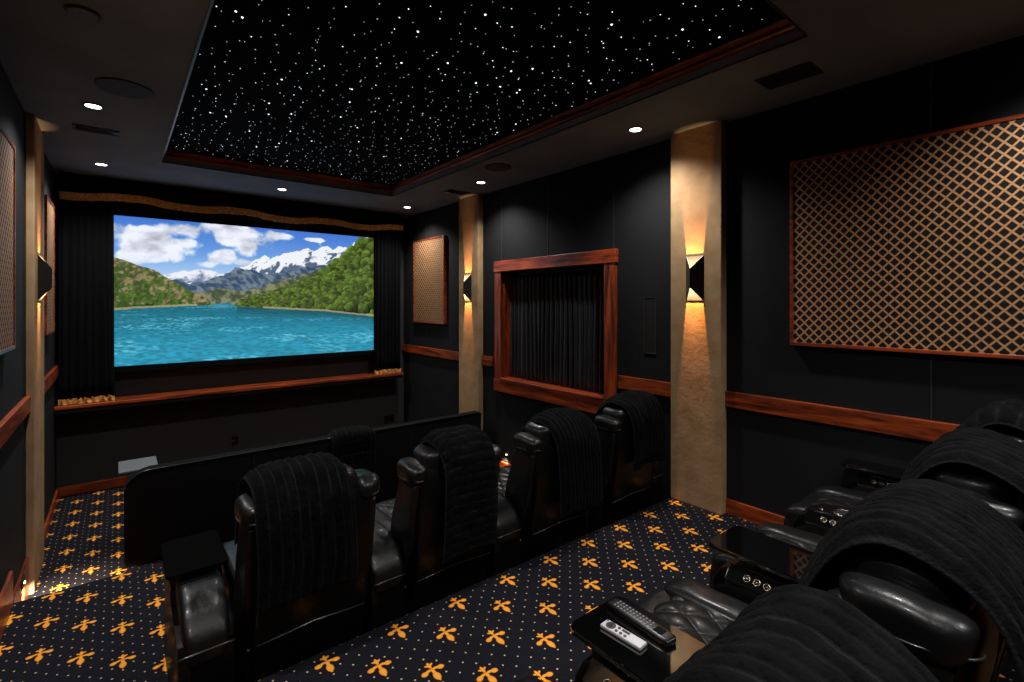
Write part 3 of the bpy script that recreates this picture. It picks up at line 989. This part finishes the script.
# small step lights
def step_light(x, y, z, s, power, label):
    root = thing('step_light', label, 'step light', (x, y, z), 'step lights on the side walls')
    X0, X1 = sorted((0, s * 0.008))
    obj('cover', BX(X0, X1, -0.05, 0.05, -0.03, 0.03, bev=0.003), M['black'], root)
    obj('lens', BX(*sorted((s * 0.008, s * 0.014)), -0.012, 0.012, -0.008, 0.0), M['warm'], root)
    l = bpy.data.lights.new('step_light', 'SPOT')
    l.energy = STEP_W * power
    l.color = (1.0, 0.80, 0.6)
    l.spot_size = math.radians(112)
    l.spot_blend = 0.35
    l.shadow_soft_size = 0.01
    lo = bpy.data.objects.new('step_light', l)
    lo.location = (s * 0.03, 0, -0.02)
    lo.rotation_euler = (math.radians(16), -s * math.radians(18), 0)
    lo.parent = root
    C.objects.link(lo)
step_light(XL + 0.018, 4.50, -0.28, 1, 75.0, 'small step light glowing on the left wall board beside the aisle step')
step_light(XR, 4.40, -0.20, -1, 12.0, 'tiny warm step light low on the right wall seen between two chairs')

# ================================================================ CHAIRS
def quilt(v):
    return v
def make_chair():
    root = thing('theater_recliner', 'black leather recliner', 'recliner', (0, 0, 0), 'black leather theater recliners')
    # base
    o = obj('base', BX(-0.27, 0.27, 0.14, 0.80, 0.02, 0.29, bev=0.02, seg=3), M['leather_back'], root); autosmooth(o)
    # seat: quilted centre
    bm = bmesh.new()
    nx_, ny_ = 72, 120
    hx, y0_, y1_ = 0.185, 0.29, 0.915
    top = []
    for a_ in range(nx_ + 1):
        row = []
        for b_ in range(ny_ + 1):
            x = -hx + 2 * hx * a_ / nx_
            y = y0_ + (y1_ - y0_) * b_ / ny_
            ex, ey = abs(x) / hx, abs(2 * b_ / ny_ - 1)
            z = 0.468 - 0.018 * ex ** 8 - (0.085 if b_ > ny_ / 2 else 0.03) * ey ** 7
            p_, q_ = (x / 0.052 + y / 0.085), (x / 0.052 - y / 0.085)
            hq = (abs(math.sin(p_ * PI / 2)) * abs(math.sin(q_ * PI / 2))) ** 0.45
            z += 0.014 * (hq - 0.7) + 0.004 * noise.noise(Vector((x * 9, y * 9, 1)))
            row.append(bm.verts.new((x, y, z)))
        top.append(row)
    for a_ in range(nx_):
        for b_ in range(ny_):
            bm.faces.new([top[a_][b_], top[a_ + 1][b_], top[a_ + 1][b_ + 1], top[a_][b_ + 1]])
    rim = [top[a_][0] for a_ in range(nx_ + 1)] + [top[nx_][b_] for b_ in range(1, ny_ + 1)] + [top[a_][ny_] for a_ in range(nx_ - 1, -1, -1)] + [top[0][b_] for b_ in range(ny_ - 1, 0, -1)]
    low = [bm.verts.new((v.co.x, v.co.y, 0.29)) for v in rim]
    for i in range(len(rim)):
        k_ = (i + 1) % len(rim)
        bm.faces.new([rim[i], low[i], low[k_], rim[k_]])
    bm.faces.new(low)
    o = obj('seat', bm, M['leather'], root); autosmooth(o, 60)
    for s in (-1, 1):
        bm = bmesh.new()
        pad(bm, (s * 0.197, 0.60, 0.378), (0.076, 0.335, 0.108), e=0.5, wr=0.008, seed=3 + s, nu=36)
        obj('seat_bolster', bm, M['leather'], root, smooth=True)
    bm = bmesh.new()
    pad(bm, (0, 0.885, 0.24), (0.262, 0.055, 0.20), e=0.35, wr=0.006, nu=48)
    obj('footrest', bm, M['leather'], root, smooth=True)
    # backrest shell
    prof = [(0.14, 0.05), (0.06, 0.30), (0.00, 0.66), (-0.015, 0.86), (0.01, 0.93), (0.08, 0.95), (0.15, 0.92), (0.19, 0.80), (0.24, 0.45), (0.27, 0.10)]
    bm = bmesh.new()
    prism(bm, prof, 'x', -0.245, 0.245, bev=0.018, seg=3)
    o = obj('backrest', bm, M['leather_back'], root); autosmooth(o, 35)
    # seam of the lower back panel
    bm = bmesh.new()
    tube(bm, [(-0.235, 0.050, 0.345), (-0.12, 0.048, 0.352), (0, 0.046, 0.362), (0.12, 0.048, 0.352), (0.235, 0.050, 0.345)], 0.004, 6)
    obj('back_piping', bm, M['piping'], root, smooth=True)
    bm = bmesh.new()
    pad(bm, (0, 0.235, 0.66), (0.225, 0.07, 0.24), e=0.45, wr=0.012, seed=2)
    obj('back_cushion', bm, M['leather'], root, smooth=True)
    # side wings and their pillowy tops
    for s in (-1, 1):
        wp = [(0.16, 0.30), (0.05, 0.55), (0.00, 0.86), (0.05, 0.91), (0.17, 0.88), (0.26, 0.62), (0.34, 0.30)]
        bm = bmesh.new()
        prism(bm, wp, 'x', min(s * 0.240, s * 0.282), max(s * 0.240, s * 0.282), bev=0.014, seg=3)
        o = obj('wing', bm, M['leather'], root); autosmooth(o, 35)
        bm = bmesh.new()
        pad(bm, (s * 0.245, 0.085, 0.918), (0.062, 0.112, 0.054), e=0.72, wr=0.018, seed=s * 4 + 9, fs=12)
        b_ = obj('wing_cushion', bm, M['leather'], root, smooth=True)
        b_.rotation_euler = (0, 0, 0)
        pth = []
        for i in range(15):
            a = i / 14
            pth.append((s * (0.245 + 0.060 * math.sin(PI * min(1, a * 1.0))), 0.085 - 0.12 * math.cos(PI * a), 0.900 - 0.004 * math.sin(PI * a)))
        obj('wing_piping', tube(bmesh.new(), pth, 0.003, 6), M['piping'], root, smooth=True)
    bm = bmesh.new()
    pad(bm, (0, 0.105, 0.950), (0.205, 0.110, 0.078), e=0.5, wr=0.012, seed=6)
    obj('headrest', bm, M['leather'], root, smooth=True)
    return root

XC = [0.695, 1.455, 2.265, 3.045]
XA = [0.285, 1.075, 1.86, 2.655, 3.415]
WA = [0.21, 0.185, 0.21, 0.20, 0.15]
XC3 = [0.70, 1.495, 2.27, 3.04]
XA3 = [0.31, 1.097, 1.885, 2.655, 3.41]
WA3 = [0.21, 0.21, 0.20, 0.20, 0.165]
R2Y, R3Y = 2.24, 0.18
labels2 = ['black leather recliner at the left end of the middle row, next to the tray arm',
           'second recliner from the left in the middle row, under the cross-ribbed blanket',
           'third recliner from the left in the middle row, in front of the opening frame',
           'recliner at the right end of the middle row beside the near tan pillar']
labels3 = ['nearest recliner of the rear row, hidden under the closest blanket at the bottom',
           'second recliner of the rear row, its shiny leather wing showing under a blanket arch',
           'third recliner of the rear row, partly hidden behind the second one',
           'farthest recliner of the rear row at the right photo edge']
proto = make_chair()
k = 0
for (yy, zz, labs, grp) in ((R2Y, Z2, labels2, 'middle row recliners'), (R3Y, 0.0, labels3, 'rear row recliners')):
    for i, x in enumerate(XC if zz < 0 else XC3):
        o = proto if k == 0 else copy_tree(proto)
        o.location = (x, yy, zz)
        o['label'] = labs[i]; o['group'] = grp
        k += 1

def make_console(w=0.21, tray=True, cup=False, side=-1, ty=0.43, tm='gloss', pw=None, tdx=0.0):
    root = thing('armrest_console', '', 'armrest')
    h = w / 2
    prof = [(0.30, 0.02), (0.30, 0.40), (0.18, 0.42), (0.16, 0.47), (0.42, 0.50), (0.44, 0.552), (0.66, 0.560), (0.73, 0.548), (0.785, 0.515), (0.815, 0.46), (0.82, 0.02)]
    prof = [(0.10, 0.02), (0.085, 0.42), (0.10, 0.455), (0.42, 0.475), (0.44, 0.552), (0.66, 0.560), (0.73, 0.548), (0.785, 0.515), (0.815, 0.46), (0.82, 0.02)]
    o = obj('body', prism(bmesh.new(), prof, 'x', -h + .050, h - .004, bev=0.008, seg=2), M['leather_back'], root)
    def droop(v):
        if v.y < 0:
            v = Vector((v.x, v.y, v.z - 0.35 * (v.y + 0.0) ** 2 / 0.17 * 1.6))
        return v
    bm = bmesh.new()
    pad(bm, (0, 0.262, 0.505), ((pw or h) - .002, 0.19, 0.062), e=0.32, wr=0.002, fn=droop, nu=48, nv=22)
    obj('arm_pad', bm, M['leather'], root, smooth=True)
    pth = [(-h + 0.006, 0.076, 0.395), (-h + 0.03, 0.072, 0.398), (h - 0.03, 0.072, 0.398), (h - 0.006, 0.076, 0.395)]
    o = obj('piping', tube(bmesh.new(), pth, 0.005, 6), M['chrome'] if False else M['piping'], root, smooth=True)
    # rounded left shoulder of the console with the slanted control strip
    sh = [(-h + .051, 0.02), (-h + .004, 0.02), (-h + .004, 0.497), (-h + .051, 0.545)]
    pro2 = [(0.10, 0.02), (0.085, 0.40), (0.10, 0.43), (0.42, 0.45), (0.44, 0.50), (0.66, 0.505), (0.73, 0.49), (0.785, 0.455), (0.80, 0.42), (0.805, 0.02)]
    o = obj('side_panel', prism(bmesh.new(), pro2, 'x', -h + .004, -h + .0495, bev=0.004, seg=2), M['leather_back'], root); autosmooth(o, 40)
    pl = prism(bmesh.new(), [(-h + .006, 0.488), (-h + .0495, 0.488), (-h + .0495, 0.553), (-h + .006, 0.510)], 'y', 0.455, 0.745, bev=0.005)
    p = obj('control_panel', pl, M['gloss'], root)
    nn = Vector((-1, 0, 1)).normalized()
    rot = Matrix.Rotation(-PI / 4, 3, 'Y')
    for i in range(4):
        yb = 0.560 + i * 0.036
        c0 = Vector((-h + .0277, yb, 0.5315)) + nn * 0.002
        bm = bmesh.new()
        torus(bm, c0, 0.0115, 0.0024, n=18, k=6, rot=rot)
        bmesh.ops.create_cone(bm, cap_ends=True, segments=12, radius1=0.006, radius2=0.005, depth=0.006, matrix=Matrix.Translation(c0) @ rot.to_4x4())
        obj('button', bm, M['bronze'], p, smooth=True)
    # cup holder
    if cup:
        bm = bmesh.new()
        torus(bm, (0, 0.60, 0.563), 0.045, 0.006, n=32, k=8)
        c = obj('cup_holder', bm, M['chrome'], root, smooth=True)
        tag(c, 'shiny metal cup holder ring', None)
        obj('cup_well', cyl(bmesh.new(), (0, 0.60, 0.5605), 0.040, 0.004, n=28), M['black'], c)
        obj('lamp_button', pad(bmesh.new(), (-0.03, 0.69, 0.561), (0.008, 0.008, 0.008), e=1, nu=12, nv=6), M['chrome'], root, smooth=True)
    if tray:
        outl = []
        tx, y0, y1, r = 0.122 if w > 0.18 else h - .005, ty, ty + 0.40, 0.03
        for (cx_, cy_, a0) in ((tx - r, y0 + r, -90), (tx - r, y1 - r, 0), (-tx + r, y1 - r, 90), (-tx + r, y0 + r, 180)):
            for q_ in range(5):
                a = math.radians(a0 + q_ * 22.5)
                outl.append((tdx + cx_ + r * math.cos(a), cy_ + r * math.sin(a)))
        t = obj('tray_table', prism(bmesh.new(), outl, 'z', 0.588, 0.606, bev=0.003), M[tm], root)
        tag(t, 'glossy black tray top', None)
        obj('tray_post', cyl(bmesh.new(), (tdx * 0.6, 0.50, 0.574), 0.02, 0.028, n=20), M['blackmetal'], t)
    return root
cl2 = ['armrest console with black tray at the left end of the middle row',
       'armrest console between the first and second middle row recliners',
       'armrest console between the second and third middle row recliners',
       'armrest console between the third and fourth middle row recliners',
       'armrest console at the right end of the middle row by the pillar']
cl3 = ['armrest console at the near end of the rear row, below the photo edge',
       'armrest console whose glossy tray carries the two remotes',
       'armrest console with an empty glossy tray, behind the remotes in the rear row',
       'armrest console with an open cup holder ring and row of buttons in the rear row',
       'armrest console with tray against the right wall in the rear row']
for i, x in enumerate(XA):
    c = make_console(WA[i], tray=(i in (0,)), cup=i in (1, 2, 3), ty=0.36, tm='satin', pw=0.088 if i == 0 else None)
    c.location = (x, R2Y, Z2); c['label'] = cl2[i]; c['group'] = 'middle row armrest consoles'
    c = make_console(WA3[i], tray=(i in (1, 2, 4)), cup=(i == 3), tdx=0.052 if i < 4 else 0.0, tm='tray_gloss')
    c.location = (XA3[i], R3Y, 0.0); c['label'] = cl3[i]; c['group'] = 'rear row armrest consoles'

# ================================================================ BLANKETS
def catmull(P, n):
    P = [Vector((p[0], p[1])) for p in P]
    P = [P[0] * 2 - P[1]] + P + [P[-1] * 2 - P[-2]]
    out = []
    L = len(P) - 3
    for i in range(n + 1):
        u = i / n * L
        k = min(int(u), L - 1); t = u - k
        a, b, c, d = P[k:k + 4]
        out.append(0.5 * ((2 * b) + (c - a) * t + (2 * a - 5 * b + 4 * c - d) * t * t + (3 * b - a - 3 * c + d) * t ** 3))
    # even spacing
    ds = [0]
    for i in range(n):
        ds.append(ds[-1] + (out[i + 1] - out[i]).length)
    res = []
    j = 0
    for i in range(n + 1):
        s = ds[-1] * i / n
        while j < n - 1 and ds[j + 1] < s:
            j += 1
        f = (s - ds[j]) / max(1e-9, ds[j + 1] - ds[j])
        res.append(out[j].lerp(out[j + 1], min(1, f)))
    return res, ds[-1]

def blanket(name_label, loc, prof, x0, x1, rib='along', pitch=0.052, amp=0.012, thick=0.026, seed=1, skew=0.0, edge_drop=0.03, lump=0.02, taper=0.0, group='fur blankets on the chairs', grooves=0.35, hemx=0.0, line=3.0):
    n, mx = 130, 90
    pr, Ltot = catmull(prof, n)
    bm = bmesh.new()
    F, B = [], []
    wd = x1 - x0
    pile_sheen = []
    for i in range(n + 1):
        p = pr[i]
        t = pr[min(n, i + 1)] - pr[max(0, i - 1)]
        nrm = Vector((t.y, -t.x)).normalized()      # profile runs front -> over -> rear
        if nrm.y < 0 and 0.3 < i / n < 0.5:
            nrm = -nrm
        s = Ltot * i / n
        ff, bb_, prow = [], [], []
        for j in range(mx + 1):
            u = j / mx
            a = 2 * u - 1
            back = max(0.0, (i / n - 0.45) / 0.55)
            x = x0 + wd * u + skew * back + taper * a * back + hemx * back * back
            x += 0.012 * noise.noise(Vector((s * 4, seed * 3.1, 0.5 + 2 * u)))
            # ribs are rows of fur with narrow grooves between
            c = (u * wd + 0.01 * noise.noise(Vector((s * 3, u * 3, seed)))) / pitch if rib == 'along' else (s + 0.012 * noise.noise(Vector((s * 2, u * 4, seed)))) / pitch
            r_ = abs(math.sin(PI * c)) ** grooves
            d = amp * r_ + lump * noise.noise(Vector((x * 5, s * 4.5, seed * 1.7))) + 0.004 * noise.noise(Vector((x * 40, s * 40, seed)))
            edge = abs(a) ** 6
            sheen_v = max(0.0, 1 - abs(math.sin(PI * c)) * line) * (0.6 + 0.8 * noise.noise(Vector((s * 9, u * 9, seed))))  # sheen along the partings and side edges, carried as base colour
            sheen_v = min(1.0, max(sheen_v, 0.9 if j in (0, mx) else 0.0))
            tt = thick * (1 - 0.75 * edge)
            q = p + nrm * (d * (1 - edge) + tt * 0.5)
            zd = edge_drop * abs(a) ** 5
            ff.append(bm.verts.new((x, q.x, q.y - zd)))
            q = p - nrm * tt * 0.5
            bb_.append(bm.verts.new((x, q.x, q.y - zd)))
            prow.append(max(0.0, sheen_v)); 
        F.append(ff); B.append(bb_)
        pile_sheen += [v for v in prow for _ in (0, 1)]
    for i in range(n):
        for j in range(mx):
            bm.faces.new([F[i][j], F[i + 1][j], F[i + 1][j + 1], F[i][j + 1]])
            bm.faces.new([B[i][j], B[i][j + 1], B[i + 1][j + 1], B[i + 1][j]])
        for j in (0, mx):
            bm.faces.new([F[i][j], B[i][j], B[i + 1][j], F[i + 1][j]])
    for i in (0, n):
        for j in range(mx):
            bm.faces.new([F[i][j], F[i][j + 1], B[i][j + 1], B[i][j]])
    o = obj('fur_blanket', bm, M['fur'], smooth=True, loc=loc)
    at = o.data.attributes.new('pile_sheen', 'FLOAT', 'POINT')
    at.data.foreach_set('value', pile_sheen)
    return tag(o, name_label, 'blanket', group)

def bprof(hem, top=1.085, front=0.72, yf=0.30, bulge=0.0):
    return [(yf + 0.01, front), (yf + 0.005, front + 0.12), (yf - 0.03, top - 0.10), (0.17, top - 0.015), (0.09, top), (0.0, top - 0.03), (-0.055 - bulge, top - 0.13), (-0.062 - bulge, top - 0.28), (-0.055, top - 0.42), (-0.045, max(hem + 0.06, top - 0.55)), (-0.035, hem)]
gb = 'fur blankets over the middle row'
blanket('black fur blanket with long vertical ribs over the leftmost middle row recliner', (0, R2Y, Z2), bprof(0.55, 1.075), 0.42, 0.83, seed=1, pitch=0.043, skew=0.03, lump=0.018, group=gb)
blanket('long black blanket with crosswise ribs over the second middle row recliner', (0, R2Y, Z2), bprof(0.46, 1.075), 1.32, 1.66, rib='across', seed=2, pitch=0.05, amp=0.010, lump=0.012, skew=0.01, group=gb)
blanket('glossy black blanket with fine lengthwise folds over the third middle row recliner', (0, R2Y, Z2), bprof(0.46, 1.06), 2.12, 2.52, seed=3, pitch=0.035, amp=0.014, lump=0.02, skew=0.07, group=gb)
blanket('rumpled black blanket over the middle row recliner beside the tan pillar', (0, R2Y, Z2), bprof(0.60, 1.085), 2.89, 3.28, seed=4, pitch=0.036, amp=0.015, lump=0.028, skew=0.05, group=gb)
gb = 'fur blankets over the rear row'
def bprof3(hem, top, yf, yr):
    return [(yf + 0.03, 0.66), (yf + 0.02, 0.80), (yf - 0.02, top - 0.14), (yf - 0.09, top - 0.035), ((yf + yr) / 2, top), (yr + 0.06, top - 0.05), (yr, top - 0.15), (yr - 0.015, top - 0.30), (yr - 0.01, hem + 0.1), (yr - 0.01, hem)]
blanket('nearest black fur blanket with broad ribs filling the bottom of the photo', (0, R3Y, 0), bprof3(0.45, 1.066, 0.27, -0.07), 0.50, 0.965, seed=5, pitch=0.040, amp=0.012, lump=0.022, edge_drop=0.05, group=gb)
blanket('black ribbed fur blanket arching over the second rear row recliner', (0, R3Y, 0), bprof3(0.45, 1.075, 0.28, -0.08), 1.26, 1.73, seed=6, pitch=0.036, amp=0.012, lump=0.018, edge_drop=0.03, group=gb)
blanket('black fur blanket arching over the third rear row recliner', (0, R3Y, 0), bprof3(0.45, 1.085, 0.275, -0.08), 2.05, 2.49, seed=7, pitch=0.04, amp=0.013, lump=0.02, group=gb)
blanket('farthest black blanket with bold ribs at the right photo edge', (0, R3Y, 0), bprof3(0.45, 1.085, 0.26, -0.08), 2.83, 3.26, rib='across', seed=8, pitch=0.06, amp=0.022, lump=0.02, group=gb)

# ================================================================ FRONT SOFA
SF = (1.71, 4.745, Z1)
root = thing('theater_sofa', 'long low black velvet-backed sofa in the front row', 'sofa', SF)
# back: one long panel with a rounded left end
def back_outline():
    xl, xr, zt = 0.035 - 1.71, 3.385 - 1.71, 0.755
    o = [(xl, 0.03), (xl, 0.60)]
    for i in range(1, 8):
        a = PI / 2 * i / 8
        o.append((xl + 0.16 * (1 - math.cos(a)), 0.60 + (zt - 0.60) * math.sin(a)))
    o += [(xl + 0.16, zt), (xr - 0.03, zt), (xr, zt - 0.03), (xr, 0.03)]
    return o
o = obj('back_panel', prism(bmesh.new(), back_outline(), 'y', 0.0, 0.11, bev=0.012, seg=3), M['velvet'], root)
autosmooth(o, 40)
pp = [(x, -0.002, z - 0.001) for x, z in back_outline()[1:-1]]
obj('piping', tube(bmesh.new(), pp, 0.004, 6), M['piping'], root, smooth=True)
for x in (0.93, 2.46):
    obj('back_seam', BX(x - 1.71 - 0.002, x - 1.71 + 0.002, -0.003, 0.0, 0.05, 0.75), M['piping'], root)
for i, x in enumerate((0.58, 1.33, 2.08, 2.83)):
    bm = bmesh.new(); pad(bm, (x - 1.71, 0.50, 0.37), (0.27, 0.36, 0.09), e=0.35, wr=0.01, seed=i)
    obj('seat_cushion', bm, M['leather'], root, smooth=True)
    bm = bmesh.new(); pad(bm, (x - 1.71, 0.19, 0.53), (0.27, 0.075, 0.19), e=0.45, wr=0.01, seed=i + 5)
    obj('back_cushion', bm, M['leather'], root, smooth=True)
obj('base', BX(0.06 - 1.71, 3.37 - 1.71, 0.12, 0.84, 0.02, 0.29, bev=0.015), M['leather_back'], root)
for i, x in enumerate((0.165, 0.955, 1.705, 2.455, 3.25)):
    pr_ = [(0.112, 0.29), (0.112, 0.54), (0.70, 0.55), (0.80, 0.50), (0.84, 0.40), (0.84, 0.29)]
    o = obj('armrest', prism(bmesh.new(), pr_, 'x', x - 1.71 - 0.10, x - 1.71 + 0.10, bev=0.012), M['leather'], root)
t = obj('tray_table', BX(0.002 - 1.71, 0.255 - 1.71, 0.125, 0.47, 0.722, 0.736, bev=0.004), M['greytray'], root)
tag(t, 'grey tray top', None)
obj('tray_post', cyl(bmesh.new(), (0.15 - 1.71, 0.28, 0.635), 0.02, 0.17, n=16), M['blackmetal'], t)
blanket('black ribbed blanket hanging over the back of the front row sofa', (0, SF[1], Z1),
        [(0.20, 0.66), (0.19, 0.72), (0.14, 0.775), (0.06, 0.785), (-0.02, 0.765), (-0.045, 0.70), (-0.04, 0.5), (-0.035, 0.2), (-0.035, 0.08)],
        1.60, 2.04, seed=9, pitch=0.048, amp=0.012, lump=0.006, group='blanket on the front sofa')

# ================================================================ REMOTES
ZT = 0.607
root = thing('remote_control', 'silver remote with a black touch ring lying on the glossy tray', 'remote', (1.117, 0.873, ZT))
obj('body', BX(-0.018, 0.018, -0.068, 0.068, 0, 0.010, bev=0.003, seg=3), M['silver'], root)
p = obj('touch_ring', cyl(bmesh.new(), (0, 0.042, 0.0106), 0.0145, 0.0016, n=28), M['plate'], root)
obj('centre_button', cyl(bmesh.new(), (0, 0.042, 0.0118), 0.0065, 0.0012, n=20), M['black'], p)
for (bx_, by_) in ((-0.008, 0.018), (-0.008, 0.003), (-0.008, -0.012), (0.008, 0.018)):
    obj('button', cyl(bmesh.new(), (bx_, by_, 0.0106), 0.0048, 0.0016, n=16), M['plate'], root)
bm = bmesh.new(); box(bm, 0.0035, 0.0125, -0.017, 0.008, 0.0098, 0.0114, bev=0.0007)
obj('volume_button', bm, M['plate'], root)
obj('power_button', cyl(bmesh.new(), (0.012, 0.062, 0.0104), 0.003, 0.0014, n=12), M['plate'], root)
root.rotation_euler = (0, 0, math.radians(3))
root = thing('remote_control', 'long black remote with many tiny silver buttons beside the silver one', 'remote', (1.198, 0.875, ZT))
bm = bmesh.new()
pad(bm, (0, 0, 0.0095), (0.0235, 0.115, 0.0094), e=0.28, nu=48, nv=14)
obj('body', bm, M['remote_body'], root, smooth=True)
bk = None
for r_ in range(11):
    for c_ in range(3):
        x, y = (c_ - 1) * 0.0125, 0.085 - r_ * 0.0125
        if bk is None:
            bk = obj('button', pad(bmesh.new(), (0, 0, 0), (0.0036, 0.0028, 0.0012), e=0.8, nu=10, nv=6), M['key'], root, smooth=True)
            o = bk
        else:
            o = bk.copy(); C.objects.link(o)
        o.location = (x, y, 0.0192)
obj('display', BX(-0.014, 0.014, -0.085, -0.056, 0.0185, 0.0196, bev=0.0004), M['gloss'], root)
root.rotation_euler = (0, 0, math.radians(-3))
